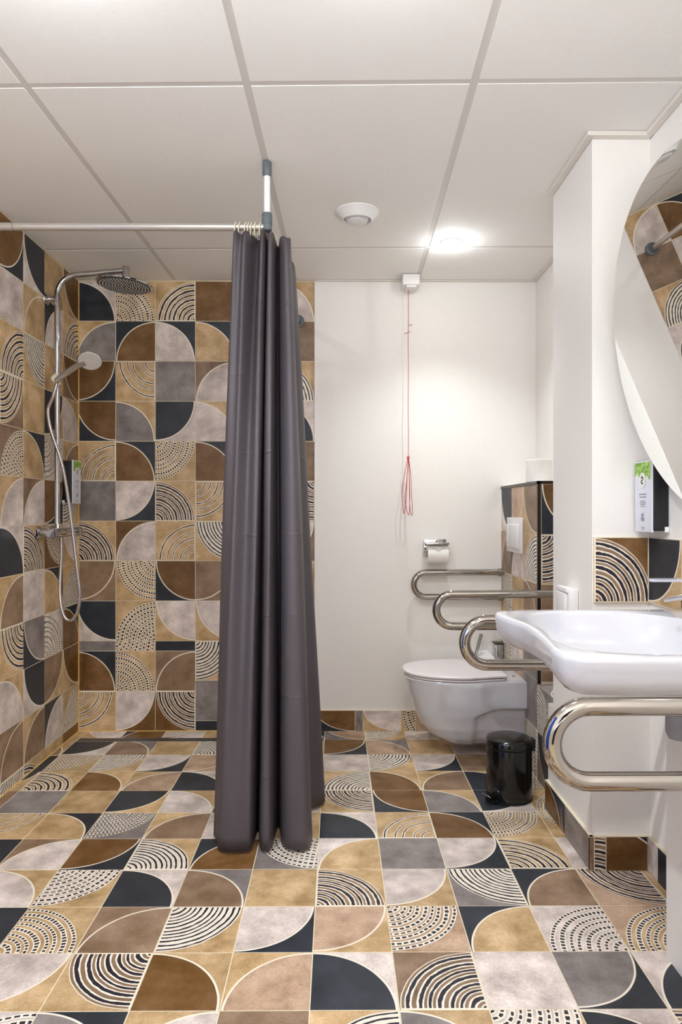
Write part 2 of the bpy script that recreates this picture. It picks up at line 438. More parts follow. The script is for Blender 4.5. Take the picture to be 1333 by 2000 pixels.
# floor tiles: FT[k] covers the row from y = FY0 + .2k ; list starts at column j0
FX0, FY0 = -.4608, 1.5175
FT = {9: (-5, 'pT sW3T sB2K dW4W pT pR sW1K sQ3G nW4T pW pT'),
      8: (-5, 'sR1T sK4W sR1G pT nG1T pQ sT2K sB4K sQ1G pT pW pR'),
      7: (-5, 'sK2T dT4T nW4T sW4K sQ4Q lT2T sG1T pW nW4T sW4K pR pQ'),
      6: (-5, 'sK4T lT1T sB1T sQ2T sK1W pT sW3T nW2T sB1T sR2T sK1T dT4T'),
      5: (-5, 'pR pG pT sK4T sW1T sR3K pW lR3T sB3K sG1T sK4W dT2T'),
      4: (-5, 'pQ mT4T sT1K dG4G sR2T pW pT sK1W mT2T sB1K dT4T dT3T'),
      3: (-5, 'nW2T pK sW2R sB4K nW1T sB2K eW3G sT2W pG sW4K lT1T pW'),
      2: (-5, 'sT1G pQ sW1T eW4T sK1W sR1G pT lR1T sW4T nW3G sR2K lR3Q'),
      1: (-5, 'sR2T mT2T pK dT1T sR2R nW4T sW4K sQ4T eQ4Q sT2K dW2W dT2Q'),
      0: (-5, 'pW sB1K sT2W sW4T lR3T sB1T sQ2T sK1W lR2R pW sG4K sK2W'),
      -1: (-5, 'lR1T pQ sW3T eW2W sG1K sW2T pR nW2T sG1T eW4T sK1W lR1T')}
DR0, DR1 = 3.300, 3.352
for k in range(-8, 10):
    codes = FT[k][1].split() if k in FT else [rnd() for _ in range(12)]
    for i, code in enumerate(codes):
        j = i - 5
        x0, x1 = FX0 + .2 * j, FX0 + .2 * (j + 1); y0, y1 = FY0 + .2 * k, FY0 + .2 * (k + 1)
        cell = (x0, x1, y0, y1)
        x0, y1 = max(x0, XL), min(y1, YB)
        if j < 2 and k == 8: y1 = DR0
        if j < 2 and k == 9: y0 = DR1
        if j == -5 and k in (8, 9): y0, y1 = cell[2], min(cell[3], YB)
        if y0 >= 2.50: x1 = min(x1, .829)
        elif y0 < 1.69 and j == 6: x1 = min(x1, .82 if y1 < 1.70 else x1)
        if y1 > YF + .3: tile(floor, 'floor', (0, 0, 0), x0, x1, y0, y1, code, cell)
tile(floor, 'floor', (0, 0, 0), .9392, XN, 1.7175, 1.9175, 'lR4T'); tile(floor, 'floor', (0, 0, 0), .9392, XN, 1.9175, 2.11, 'sT1Q')

# cistern boxing tiles, trims
yc = [3.455, 3.252, 3.042, 2.823]; zc = [1.222, 1.012, .806, .604, .402, .2, 0]
CT = ['sK3W sQ4T sR3T', 'sR2Q sW2K nW2T', 'nG3T pT sR1R', 'nT2T sW1T pG', 'nW3T pQ pG', 'sR1T pG nG3G']
for r, row in enumerate(CT):
    for c, code in enumerate(row.split()):
        tile(cist, 'right', (.832, 0, 0), -yc[c], -yc[c + 1] - (.010 if c == 2 else 0), zc[r + 1], zc[r], code, (-yc[c], -yc[c] + .205, zc[r + 1], zc[r + 1] + .205))
for r, code in enumerate('sB3K lR4T pR eT3R pR pR'.split()):
    tile(cist, 'back', (0, 2.823, 0), .846, XR, max(zc[r + 1], .395), zc[r], code, (.846, 1.05, zc[r + 1], zc[r]))
    if r == 4: break
obj('corner_strip', mkbox((.8305, 2.8215, .394), (.845, 2.834, 1.226), .001), M_BRONZE, cist, False, 'dark metal corner strip')
bm = mkbox((.829, 2.82, 1.222), (.842, YB, 1.2345), .001); box(bm, (.829, 2.82, 1.222), (XR, 2.833, 1.2345), .001)
obj('top_strip', bm, M_BRONZE, cist, False, 'dark metal strip round the top edge')
obj('top_slab', mkbox((.84, 2.83, 1.222), (XR, YB, 1.2335)), M_WALL, cist, False)
for c, code in enumerate(('pG', 'nG3G')):
    pass
tile(ledge, 'right', (.829, 0, 0), -2.823, -2.69, .2, .393, 'nG1G', (-2.823, -2.62, .19, .393))
tile(ledge, 'right', (.829, 0, 0), -2.69, -2.551, .2, .393, 'pG')
tile(ledge, 'right', (.829, 0, 0), -2.823, -2.62, 0, .2, 'sK3G'); tile(ledge, 'right', (.829, 0, 0), -2.62, -2.551, 0, .2, 'pG')
tile(ledge, 'floor', (0, 0, .393), .829, XR, 2.551, 2.823, 'eW2G', (.829, 1.03, 2.62, 2.823))

# skirting tiles
def skirt(name, a, b, label):
    return struct(name, mkbox(a, b), M_GROUT, label)
SB = .106
bb = skirt('baseboard_back', (-.1085, YB - .011, 0), (.832, YB, SB), 'patterned tile skirting under the white back wall')
xs = [-.108, .092, .131, .323, .396, .60, .80, .832]
for c, code in enumerate(('sB3K', 'pG', 'sW3T', 'dT3T', 'pQ', 'sR2T', 'pG')):
    tile(bb, 'back', (0, YB - .0122, 0), xs[c], xs[c + 1], 0, SB, code, (xs[c], max(xs[c + 1], xs[c] + .2) if c in (3,) else xs[c + 1], 0 if c != 3 else -.1, SB if c != 3 else SB))
bl = skirt('baseboard_left', (.7792, 2.099, 0), (.791, 2.552, SB), 'patterned tile skirting on the pillar side facing the shower')
for y1, y0, code in ((2.552, 2.37, 'sB1K'), (2.37, 2.33, 'sK3R'), (2.33, 2.1105, 'pG'), (2.1105, 2.0965, 'pR')):
    tile(bl, 'right', (.778, 0, 0), -y1, -y0, 0, SB, code)
bf = skirt('baseboard_front', (.778, 2.0992, 0), (XN - .012, 2.111, SB), 'patterned tile skirting on the pillar side facing the camera')
for x0, x1, code, cell in ((.779, .793, 'pR', None), (.793, .829, 'lR1R', (.785, .985, -.09, .11)), (.829, .958, 'sB1K', (.829, 1.035, -.07, .136))):
    tile(bf, 'back', (0, 2.098, 0), x0, x1, 0, SB, code, cell)
br = skirt('baseboard_right', (XN - .011, 1.6956, 0), (XN, 2.11, SB), 'patterned tile skirting in the niche under the washbasin')
for y1, y0, code in ((2.098, 2.035, 'pW'), (2.035, 1.88, 'pK'), (1.88, 1.697, 'sT1Q')):
    tile(br, 'right', (XN - .0122, 0, 0), -y1, -y0, 0, SB, code)
# splashback row round the basin
sp = struct('wall_splashback', mkbox((.793, 2.102, .826), (XN, 2.1101, 1.028)), M_GROUT, 'one row of patterned tiles above the washbasin on the pillar')
tile(sp, 'back', (0, 2.1005, 0), .794, .9605, .828, 1.027, 'lR1B', (.794, .975, .826, 1.028))
sp2 = struct('wall_splashback', mkbox((XN - .008, .9, .826), (XN + .001, 2.11, 1.028)), M_GROUT, 'one row of patterned tiles behind the washbasin tap')
for i, code in enumerate(('sK4T', 'sT2W', 'nW1T', 'sB2K', 'pQ', 'sW3T')):
    y1 = 2.0995 - .2 * i; tile(sp2, 'right', (XN - .0095, 0, 0), -y1, -y1 + .2, .828, 1.027, code)

# ceiling: grid turned a hair against the walls
ca, sa = math.cos(-.021), math.sin(-.021)
gx = [-2.72, -2.11, -1.50, -.8919, -.2858, .3346, .955, 1.57]; gy = [-1.629, -.4658, .6973, 1.8604, 3.0235, 4.1866]
def clip(poly, x0, x1, y0, y1):
    for ax, lim, sg in ((0, x0, 1), (0, x1, -1), (1, y0, 1), (1, y1, -1)):
        out = []
        for i in range(len(poly)):
            a, b = poly[i - 1], poly[i]; da, db = (a[ax] - lim) * sg, (b[ax] - lim) * sg
            if (da >= 0) != (db >= 0):
                t = da / (da - db); out.append((a[0] + (b[0] - a[0]) * t, a[1] + (b[1] - a[1]) * t))
            if db >= 0: out.append(b)
        poly = out
        if len(poly) < 3: return []
    return poly
def gridpoly(x0, x1, y0, y1):
    return clip([(ca * x - sa * y, sa * x + ca * y) for x, y in ((x0, y0), (x1, y0), (x1, y1), (x0, y1))], XL + .002, XR - .002, YF + .002, YB - .004)
def prism(bm, poly, z0, z1):
    if len(poly) < 3: return None
    loft(bm, [[(x, y, z0) for x, y in poly], [(x, y, z1) for x, y in poly]]); return bm
ceil = struct('ceiling', mkbox((-1.42, YF - .1, CEIL + .012), (1.12, YB + .1, CEIL + .08)), M_TBAR, 'suspended ceiling of large white panels in a metal grid')
hw = .011
for i in range(len(gx) - 1):
    for j in range(len(gy) - 1):
        bm = bmesh.new()
        if prism(bm, gridpoly(gx[i] + hw, gx[i + 1] - hw, gy[j] + hw, gy[j + 1] - hw), CEIL + .003, CEIL + .0125):
            obj('panel', bm, M_PANEL, ceil, False)
        else: bm.free()
for i in range(len(gx)):
    bm = bmesh.new()
    if prism(bm, gridpoly(gx[i] - hw - .001, gx[i] + hw + .001, gy[0], gy[-1]), CEIL + .0044, CEIL + .0122): obj('grid_bar', bm, M_TBAR, ceil, False)
    else: bm.free()
for j in range(len(gy)):
    bm = bmesh.new()
    if prism(bm, gridpoly(gx[0], gx[-1], gy[j] - hw - .001, gy[j] + hw + .001), CEIL + .0045, CEIL + .0122): obj('grid_bar', bm, M_TBAR, ceil, False)
    else: bm.free()
for n, a, b, lb in ((1, (-.1085, YB - .020, CEIL - .003), (XR - .002, YB - .004, CEIL + .002), 'white metal edge trim along the back of the ceiling'),
                (2, (XR - .020, 2.49, CEIL - .003), (XR - .001, YB - .02, CEIL + .002), 'white metal edge trim above the toilet side wall'),
                (3, (.768, 2.1095, CEIL - .012), (.789, 2.49, CEIL + .002), 'white metal edge trim along the pillar side'),
                (4, (.768, 2.086, CEIL - .012), (XN - .004, 2.109, CEIL + .002), 'white metal edge trim along the pillar front'),
                (5, (XN - .022, YF, CEIL - .012), (XN - .001, 2.086, CEIL + .002), 'white metal edge trim above the mirror wall')):
    struct('trim_%d' % n, mkbox(a, b, .0008, 1), M_TRIM, lb)

# ================================================================= CEILING FITTINGS
def downlight(x, y, watts, spill, label):
    t = thing('ceiling_spotlight', label, 'light', (x, y, CEIL), 'recessed ceiling spotlights')
    obj('ring', mklathe([(.030, .004), (.030, -.001), (.034, -.004), (.044, -.003), (.046, .003), (.046, .004)], (x, y, CEIL), seg=40), M_WPLAS, t)
    obj('lamp_glass', mklathe([(.0305, .001), (.029, -.006), (.022, -.012), (.012, -.0155), (0, -.0165)], (x, y, CEIL), seg=32), M_BULB, t)
    # the bulb sends most of its light down in a cone and spills a little sideways through its frosted dome
    for nm, kind, e in (('lamp_beam', 'SPOT', watts), ('lamp_spill', 'POINT', spill)):
        ld = bpy.data.lights.new(nm, kind); ld.energy = e; ld.shadow_soft_size = .02; ld.color = LAMP_COL
        if kind == 'SPOT': ld.spot_size = math.radians(116 if y > 2 else 128); ld.spot_blend = 1.0 if y > 2 else .55
        lo = bpy.data.objects.new(nm, ld); C.objects.link(lo); lo.parent = t; lo.location = (0, 0, -.046 if y > 2 else -.036)
for a in SPOTS: downlight(*a)

vx, vy = .079, 2.665
t = thing('ceiling_vent', 'round white air vent in the ceiling panel', 'vent', (vx, vy, CEIL))
obj('collar', mklathe([(.086, .004), (.086, -.001), (.078, -.006), (.060, -.026), (.056, -.030), (.052, -.026), (.05, -.01), (.05, .0)], (vx, vy, CEIL), seg=48), M_WPLAS, t)
for i in range(3):
    z = -.014 - .008 * i
    obj('vent_ring', mklathe([(.046 - .004 * i, z), (.048 - .004 * i, z - .003), (.044 - .004 * i, z - .005), (.0, z - .005)], (vx, vy, CEIL), seg=40), M_WPLAS, t)

t = thing('alarm_pull_switch', 'white ceiling pull switch with a long red cord tied in loops', 'alarm cord', (.364, 3.385, CEIL))
obj('switch_box', mkbox((.3215, 3.338, 2.2175), (.4065, 3.428, CEIL + .0005), .006, 3), M_WPLAS, t)
obj('switch_lip', mkbox((.340, 3.345, 2.207), (.390, 3.42, 2.219), .004), M_WPLAS, t)
cp = [(.354, 3.385, 2.209), (.3545, 3.386, 2.03), (.353, 3.385, 1.95), (.3545, 3.387, 1.8), (.353, 3.385, 1.62), (.3545, 3.386, 1.5), (.354, 3.385, 1.385)]
bm = tube(bmesh.new(), spline(cp, 8), .0014, 8)
for L in ([(.3539, 3.385, 1.3847), (.3362, 3.38, 1.2959), (.3235, 3.382, 1.2071), (.326, 3.385, 1.1437), (.3311, 3.386, 1.098), (.3413, 3.388, 1.1437), (.3489, 3.388, 1.2832), (.3539, 3.385, 1.3771)],
          [(.3539, 3.385, 1.3847), (.3666, 3.384, 1.2832), (.3692, 3.381, 1.1944), (.3743, 3.385, 1.1056), (.3692, 3.388, 1.0904), (.3616, 3.389, 1.1437), (.359, 3.387, 1.2832), (.3539, 3.385, 1.3771)],
          [(.3545, 3.386, 1.385), (.3468, 3.39, 1.2581), (.3392, 3.392, 1.1691), (.3494, 3.391, 1.1081), (.3596, 3.392, 1.098), (.3621, 3.393, 1.2072), (.357, 3.388, 1.3597)]):
    tube(bm, spline(L, 8), .0014, 8)
tube(bm, arc((.354, 3.385, 1.375), .007, 0, 1.9 * PI, 14, (1, 0, 0), (0, 0, 1)), .0016, 8)
obj('cord', bm, M_RED, t)
for a, b in (((.3336, 3.385, 1.9885), (.3641, 3.385, 1.9987)), ((.3514, 3.385, 2.0291), (.3743, 3.386, 2.0342))):
    obj('cord_toggle', tube(bmesh.new(), [a, b], .0028, 8), M_REDP, t)

# ================================================================= CURTAIN AND RAIL
rc = Vector((-.233, 2.28, 2.055)); rw = Vector((-.197, YB, 2.066))
t = thing('curtain_rail', 'L-shaped silver shower curtain rail hung from the ceiling', 'curtain rail', (-.233, 2.28, 2.055))
obj('front_rail', tube(bmesh.new(), [(XL, 2.28, 2.055), (-.222, 2.28, 2.055)], .0125, 20), M_ALU, t)
obj('joint_line', tube(bmesh.new(), [(-1.077, 2.28, 2.055), (-1.075, 2.28, 2.055)], .0129, 20), M_GREYP, t)
obj('side_rail', tube(bmesh.new(), [rc, rw], .0125, 20), M_ALU, t)
obj('wall_flange', mklathe([(0, 0), (.030, 0), (.033, .003), (.033, .012), (.02, .018), (.0165, .04), (.0, .041)], rw, rc - rw, 32), M_GREYP, t)
obj('wall_flange', mklathe([(0, 0), (.030, 0), (.033, .003), (.033, .012), (.02, .018), (.0165, .04), (.0, .041)], (XL, 2.28, 2.055), (1, 0, 0), 32), M_GREYP, t)
bm = mklathe(cyl(.0165, .034, .003), (-.233, 2.28, 2.041)); lathe(bm, [(.014, 0), (.0175, .004), (.0175, .036), (.016, .04), (.0, .04)], (-.233, 2.28, 2.06))
obj('corner_socket', bm, M_GREYP, t)
obj('support_pole', tube(bmesh.new(), [(-.233, 2.28, 2.06), (-.233, 2.28, 2.25)], .0108, 20), M_WPLAS, t)
obj('ceiling_socket', mklathe([(0, 0), (.0118, 0), (.0155, .008), (.0155, .044), (.0145, .048), (0, .048)], (-.233, 2.28, CEIL - .0475)), M_GREYP, t)

TOP = [(-.338, 2.345), (-.347, 2.30), (-.338, 2.252), (-.318, 2.262), (-.30, 2.246), (-.268, 2.318), (-.25, 2.25), (-.238, 2.262), (-.233, 2.32), (-.229, 2.268), (-.22, 2.254), (-.211, 2.275), (-.204, 2.365), (-.192, 2.31), (-.172, 2.285), (-.158, 2.305), (-.160, 2.37), (-.172, 2.43), (-.19, 2.46), (-.180, 2.50), (-.163, 2.54), (-.158, 2.58), (-.172, 2.62), (-.198, 2.64)]
BOT = [(-.400, 2.37), (-.419, 2.325), (-.406, 2.293), (-.386, 2.224), (-.364, 2.206), (-.33, 2.202), (-.297, 2.206), (-.278, 2.226), (-.270, 2.34), (-.252, 2.232), (-.232, 2.208), (-.213, 2.23), (-.203, 2.37), (-.178, 2.25), (-.137, 2.214), (-.092, 2.226), (-.084, 2.33), (-.108, 2.42), (-.13, 2.47), (-.094, 2.52), (-.056, 2.555), (-.045, 2.60), (-.07, 2.66), (-.12, 2.68)]
NS = 10
pt = spline([(x, y, 0) for x, y in TOP], NS); pb = spline([(x, y, 0) for x, y in BOT], NS)
ZT, ZB, NV = 2.033, .012, 46
bm = bmesh.new(); grid = []
for i in range(NV + 1):
    s = i / NV; row = []
    for k in range(len(pt)):
        e = s ** .92
        p = pt[k].lerp(pb[k], e)
        wv = .004 * math.sin(5.2 * s + k * .19) * math.sin(PI * s) 
        zt = ZT - .010 * (0.5 - 0.5 * math.cos(k * 2 * PI / (2.2 * NS)))
        row.append(bm.verts.new((p.x + wv * .6, p.y + wv, zt + (ZB - zt) * s)))
    grid.append(row)
for i in range(NV):
    for k in range(len(pt) - 1): bm.faces.new((grid[i][k], grid[i + 1][k], grid[i + 1][k + 1], grid[i][k + 1]))
cur = thing('shower_curtain', 'dark grey fabric shower curtain bunched at the rail corner', 'curtain', (-.2, 2.4, 0))
sh = obj('curtain_cloth', bm, M_CURTAIN, cur); sh.data.shade_smooth()
so = sh.modifiers.new('thick', 'SOLIDIFY'); so.thickness = .0012
def ring(cx, cy, cz, ax):
    ex = Vector((0, 1, 0)) if ax == 'x' else Vector((1, 0, 0))
    tilt = Vector((.12 if ax == 'x' else 0, 0 if ax == 'x' else .12, 1)).normalized()
    return tube(bmesh.new(), [Vector((cx, cy, cz)) + (ex * math.cos(a) + tilt * math.sin(a) * 1.15) * .0198 for a in [2 * PI * i / 20 for i in range(20)]], .0019, 8, True)
for x in (-.338, -.325, -.305, -.295, -.285, -.272, -.256): obj('curtain_ring', ring(x, 2.28, 2.0475, 'x'), M_CREAM, cur)
for y in (2.36, 2.40, 2.44, 2.50, 2.56, 2.61): obj('curtain_ring', ring(rc.x + (rw.x - rc.x) * (y - 2.28) / (YB - 2.28), y, 2.0475 + .009 * (y - 2.28), 'y'), M_CREAM, cur)
obj('ball_weight', mklathe([(0, -.006), (.004, -.0045), (.006, 0), (.004, .0045), (0, .006)], (-.262, 2.252, 2.010), seg=16), M_CHROME, cur, label='small shiny metal ball on the curtain hook')

# ================================================================= SHOWER COLUMN
t = thing('shower_column', 'chrome shower column with overhead rose and thermostatic bar valve', 'shower', (-1.25, 3.06, 1.013))
YS, XS = 3.06, -1.25
path = [Vector((XS, YS, 1.02)), Vector((XS, YS, 1.4)), Vector((XS, YS, 1.8))] + arc((XS + .09, YS, 2.075), .09, PI, PI * .53, 10, (1, 0, 0), (0, 0, 1)) + [Vector((-1.05, YS, 2.176)), Vector((-.945, YS, 2.185))]
obj('riser_pipe', tube(bmesh.new(), path, .0122, 18), M_CHROME, t)
obj('pipe_collar', mklathe(cyl(.0135, .012), (XS, YS, 1.935), seg=20), M_CHROME, t)
bm = mklathe([(0, 0), (.026, 0), (.0285, .003), (.027, .010), (.012, .016), (.0095, .02), (.0095, .05)], (XL, YS, 2.057), (1, 0, 0)); lathe(bm, cyl(.0145, .03, .002), (XS, YS, 2.042), seg=20)
obj('wall_bracket', bm, M_CHROME, t)
obj('elbow', mklathe(cyl(.0165, .060, .002), (-.943, YS, 2.143), seg=20), M_CHROME, t)
hc = Vector((-.950, YS, 2.121)); hn = Vector((.07, .0, 1)).normalized()
head = obj('overhead_rose', mklathe([(0, -.006), (.115, -.006), (.121, -.004), (.1225, 0), (.121, .004), (.06, .010), (.025, .014), (.018, .03), (0, .03)], hc, hn, 56), M_CHROME, t)
obj('spray_plate', mklathe([(0, -.0085), (.113, -.0085), (.1145, -.006)], hc, hn, 56), M_NOZD, head)
x, y = frame(hn); bm = bmesh.new()
for i in range(1, 9):
    for k in range(i * 6):
        a = 2 * PI * k / (i * 6); lathe(bm, [(.0026, 0), (.0017, -.003), (0, -.003)], hc + (x * math.cos(a) + y * math.sin(a)) * i * .0132 - hn * .0085, hn, 6)
noz = obj('nozzles', bm, M_NOZ, head); noz['kind'] = 'stuff'
# valve
zv, xv = 1.013, -1.232
obj('valve_bar', mklathe([(0, 0), (.0185, 0), (.020, .002), (.020, .245), (0, .245)], (xv, 2.99, zv), (0, 1, 0)), M_CHROME, t)
obj('temperature_knob', mklathe([(0, 0), (.0185, 0), (.0215, .003), (.0215, .045), (.0205, .048), (0, .048)], (xv, 2.942, zv), (0, 1, 0), 20), M_CHROME, t)
obj('flow_knob', mklathe([(0, 0), (.0205, 0), (.0215, .003), (.0215, .055), (.0185, .060), (0, .062)], (xv, 3.235, zv), (0, 1, 0), 20), M_CHROME, t)
for yy in (2.985, 3.135):
    obj('wall_union', mklathe([(0, 0), (.030, 0), (.031, .004), (.026, .011), (.016, .016), (.016, .030), (.019, .032), (.019, .055), (.014, .058), (.014, .075)], (XL, yy, zv), (1, 0, 0), 24), M_CHROME, t)
obj('riser_union', mklathe(cyl(.0145, .03, .002), (XS + .004, YS, 1.024), seg=20), M_CHROME, t)
hp = [(-1.238, 3.035, 1.685), (-1.2541, 3.02, 1.6099), (-1.2653, 3.0, 1.5539), (-1.2586, 3.0, 1.4867), (-1.2429, 3.0, 1.4306), (-1.2228, 3.0, 1.3746), (-1.2027, 3.0, 1.3074), (-1.1892, 3.0, 1.2401), (-1.1736, 3.0, 1.1392), (-1.1602, 3.0, 1.0383), (-1.1467, 3.0, .9262), (-1.1333, 3.0, .8141), (-1.1266, 3.0, .7469), (-1.1333, 3.0, .6796), (-1.149, 3.0, .646), (-1.1691, 3.0, .6303), (-1.1937, 3.0, .646), (-1.2138, 3.01, .7021), (-1.2258, 3.03, .7694), (-1.2298, 3.05, .859), (-1.231, 3.06, .9375), (-1.232, 3.06, .995)]
obj('shower_hose', tube(bmesh.new(), spline(hp, 6), .0072, 12), plain('grey_hose', (176, 168, 168), .22, metal=.75), t)
bm = mklathe(cyl(.0165, .034, .003), (XS, YS - .030, 1.697), (0, 1, 0), 24); lathe(bm, cyl(.0155, .05, .002), (XS, YS, 1.672), seg=20)
obj('slider', bm, M_CREAM, t, label='ivory slider that holds the hand shower')
hs = thing('hand_shower', 'round chrome hand shower resting in the slider of the column', 'hand shower', (-1.236, 3.025, 1.70))
obj('handle', tube(bmesh.new(), [(-1.240, 3.022, 1.683), (-1.222, 3.022, 1.699), (-1.18, 3.015, 1.724), (-1.125, 3.005, 1.757)], [.0105, .0125, .0135, .0145], 16), M_CHROME, hs)
hn = Vector((.16, -.60, -.78)).normalized(); hc = Vector((-1.081, 2.995, 1.768))
hd = obj('shower_head', mklathe([(0, -.022), (.03, -.02), (.046, -.010), (.0515, -.002), (.0515, .002), (.050, .004), (0, .004)], hc, hn, 40), M_CHROME, hs)
obj('spray_face', mklathe([(.049, .0042), (.047, .006), (0, .0065)], hc, hn, 40), M_NOZ, hd)
x, y = frame(hn); bm = bmesh.new()
for i in range(1, 6):
    for k in range(i * 6):
        a = 2 * PI * k / (i * 6); lathe(bm, [(.0016, 0), (.0012, .0015), (0, .0015)], hc + (x * math.cos(a) + y * math.sin(a)) * i * .0085 + hn * .006, hn, 6)
noz = obj('nozzles', bm, M_GREYP, hd); noz['kind'] = 'stuff'
obj('neck', tube(bmesh.new(), [(-1.135, 3.006, 1.751), (-1.105, 3.003, 1.766)], [.0155, .018], 16), M_CHROME, hs)

# linear drain
t = thing('floor_drain', 'long narrow steel channel drain along the shower wall', 'drain', (-.75, 3.326, 0))
bm = mkbox((-1.2608, DR0 + .001, -.012), (-.0608, DR1 - .001, -.004))
obj('channel', bm, M_DARKGAP, t, False)
obj('cover', mkbox((-1.256, DR0 + .003, -.006), (-.065, DR1 - .004, .0008), .001), M_DRAIN, t, False)

# soap dispensers: local frame d = depth from wall, s = along wall (0..w), z
def dispenser(label, wall_x, sgn, y0, y1, z0, z1, group):
    dp = .0505; X = lambda d: wall_x + sgn * d
    t = thing('soap_dispenser', label, 'dispenser', (wall_x, (y0 + y1) / 2, z0), group)
    b = mkbox((X(.0), y0, z0 + .004), (X(dp - .004), y1, z1 - .004), .003)
    obj('body', b, M_BLACKP, t)
    b = bmesh.new()
    pr = [(dp - .006, z0), (dp - .001, z0), (dp, z0 + .003), (dp + .002, z1 - .003), (dp - .001, z1), (dp - .006, z1)]
    loft(b, [[(X(d), y0 + .001, z) for d, z in pr], [(X(d), y1 - .001, z) for d, z in pr]])
    fp = obj('front_panel', b, M_LABEL, t)
    def quad(nm, ya, yb, za, zbb, mat, off=.0005):
        dd = lambda z: X(dp + .002 * (z - z0) / (z1 - z0) + off)
        b = bmesh.new(); th = sgn * .0003
        loft(b, [[(dd(za), ya, za), (dd(za), yb, za), (dd(zbb), yb, zbb), (dd(zbb), ya, zbb)], [(dd(za) + th, ya, za), (dd(za) + th, yb, za), (dd(zbb) + th, yb, zbb), (dd(zbb) + th, ya, zbb)]])
        return obj(nm, b, mat, fp, False)
    H = z1 - z0; W = y1 - y0; ym = (y0 + y1) / 2
    b = bmesh.new(); n = 12                                   # leaf print with a ragged lower edge
    top = z1 - .004; edge = [top - H * (.17 + .035 * math.sin(i * 1.7) + (.06 * (n - i) / n)) for i in range(n + 1)]
    dd = lambda z: X(dp + .002 * (z - z0) / H + .0004)
    for i in range(n):
        ya, yb = y0 + .002 + (W - .004) * i / n, y0 + .002 + (W - .004) * (i + 1) / n
        b.faces.new([b.verts.new(p) for p in ((dd(edge[i]), ya, edge[i]), (dd(edge[i + 1]), yb, edge[i + 1]), (dd(top), yb, top), (dd(top), ya, top))])
    obj('leaf_print', b, M_LEAF, fp, False, 'green leaves printed on the top of the label')
    zc_ = z1 - H * .27; b = bmesh.new()
    dc = X(dp + .0024)
    n = 28; ri = [(dc, ym + .021 * math.cos(2 * PI * i / n), zc_ + .023 * math.sin(2 * PI * i / n)) for i in range(n)]
    loft(b, [ri, [(dc + sgn * .0004, p[1], p[2]) for p in ri]])
    em = obj('emblem', b, M_WPLAS, fp, False, 'white oval emblem with an olive curl')
    b = tube(bmesh.new(), spline([(dc + sgn * .0005, ym + sy * .0065 * -sgn, zc_ + sz * .0105) for sy, sz in ((.9, .5), (.4, 1), (-.6, .8), (-.7, .2), (.5, -.1), (.9, -.5), (.2, -1), (-.9, -.8))], 5), .0018, 6)
    obj('curl', b, M_OLIVE, fp)
    tub = [(.46, .44, .0035), (.50, .40, .003), (.56, .30, .002), (.585, .36, .002), (.61, .30, .002), (.635, .26, .002), (.93, .2, .0022), (.955, .14, .0022)]
    for f, wf, h in tub: quad('print_line', ym - W * wf / 2, ym + W * wf / 2, z1 - H * f - h, z1 - H * f, M_INK)
    b = tube(bmesh.new(), [(dc, ym, z1 - H * .80), (dc, ym + .004, z1 - H * .765), (dc, ym - .002, z1 - H * .74)], .0024, 6)
    tube(b, arc((dc, ym, z1 - H * .80), .008, PI, 2 * PI, 8, (0, 1, 0), (0, 0, 1)), .0016, 6)
    obj('print_mark', b, M_INK, fp)
    bk = mkbox((X(0), y0 - .004, z0 + .0), (X(.012), y0 + .01, z0 + .016), .001)
    obj('wall_bracket', bk, M_WPLAS, t)
dispenser('black soap dispenser with white and green label beside the mirror', XN - .001, -1, 1.988, 2.0975, 1.046, 1.258, 'soap dispensers')
dispenser('black soap dispenser with white and green label behind the shower hose', XL, 1, 3.251, 3.349, 1.146, 1.354, 'soap dispensers')

# ================================================================= TOILET
TY, TZ = 3.16, .385
t = thing('toilet', 'white wall-hung toilet with its lid closed', 'toilet', (.832, TY, TZ))
def dshape(xf, hw, xr, xs, hr, n=40, z=0., fn=None):
    pts = []
    for i in range(n + 1):                                     # from rear near side round the front to rear far side
        s = -1 + 2 * i / n
        a = s * PI / 2 * 1.0
        if abs(s) > .62:
            f = (abs(s) - .62) / .38; x = xs + (xr - xs) * f; y = hw + (hr - hw) * f
        else:
            th = s / .62 * PI / 2; ct = max(math.cos(th), 0.); st = abs(math.sin(th))
            x = xs - (xs - xf) * ct ** .92; y = hw * st ** .86
        yy = math.copysign(y, s) if abs(s) > 1e-9 else 0
        if fn: yy = fn(x, yy, z)
        pts.append((x, TY + yy, z))
    return pts
def scoop(x, y, z):
    zc_ = .245 - max(0, .72 - x) ** 1.6 * 1.25
    d = min(max((zc_ - z) / .012, 0), 1); e = min(max((x - .595) / .03, 0), 1)
    k = d * d * (3 - 2 * d) * e * e * (3 - 2 * e)
    return y - math.copysign(.02 * k, y) if abs(y) > .03 else y
prof = [(.352, .308, .186, .178), (.34, .316, .1875, .178), (.27, .336, .183, .175), (.2, .356, .174, .170), (.14, .386, .158, .158), (.095, .428, .136, .14), (.066, .482, .108, .115), (.052, .55, .075, .085)]
zs = []
import bisect
pz = sorted(prof)
def pinterp(z):
    for a, b in zip(pz, pz[1:]):
        if a[0] <= z <= b[0] + 1e-9:
            f = (z - a[0]) / (b[0] - a[0]); f2 = f
            return [a[k] + (b[k] - a[k]) * f2 for k in (1, 2, 3)]
    return pz[-1][1:]
lv = [.352 - i * .3 / 54 for i in range(55)]
rings = []
for z in lv:
    xf, hwd, hr = pinterp(max(z, .052)); rings.append(dshape(xf, hwd, .8315, .60, hr, 90, z, scoop))
rings = [dshape(.330, .168, .8315, .60, .165, 90, .3605)] + [dshape(.313, .182, .8315, .60, .176, 90, .358)] + rings + [dshape(.60, .05, .8315, .66, .06, 90, .048)]
obj('bowl', loft(bmesh.new(), rings), M_CERAM, t)
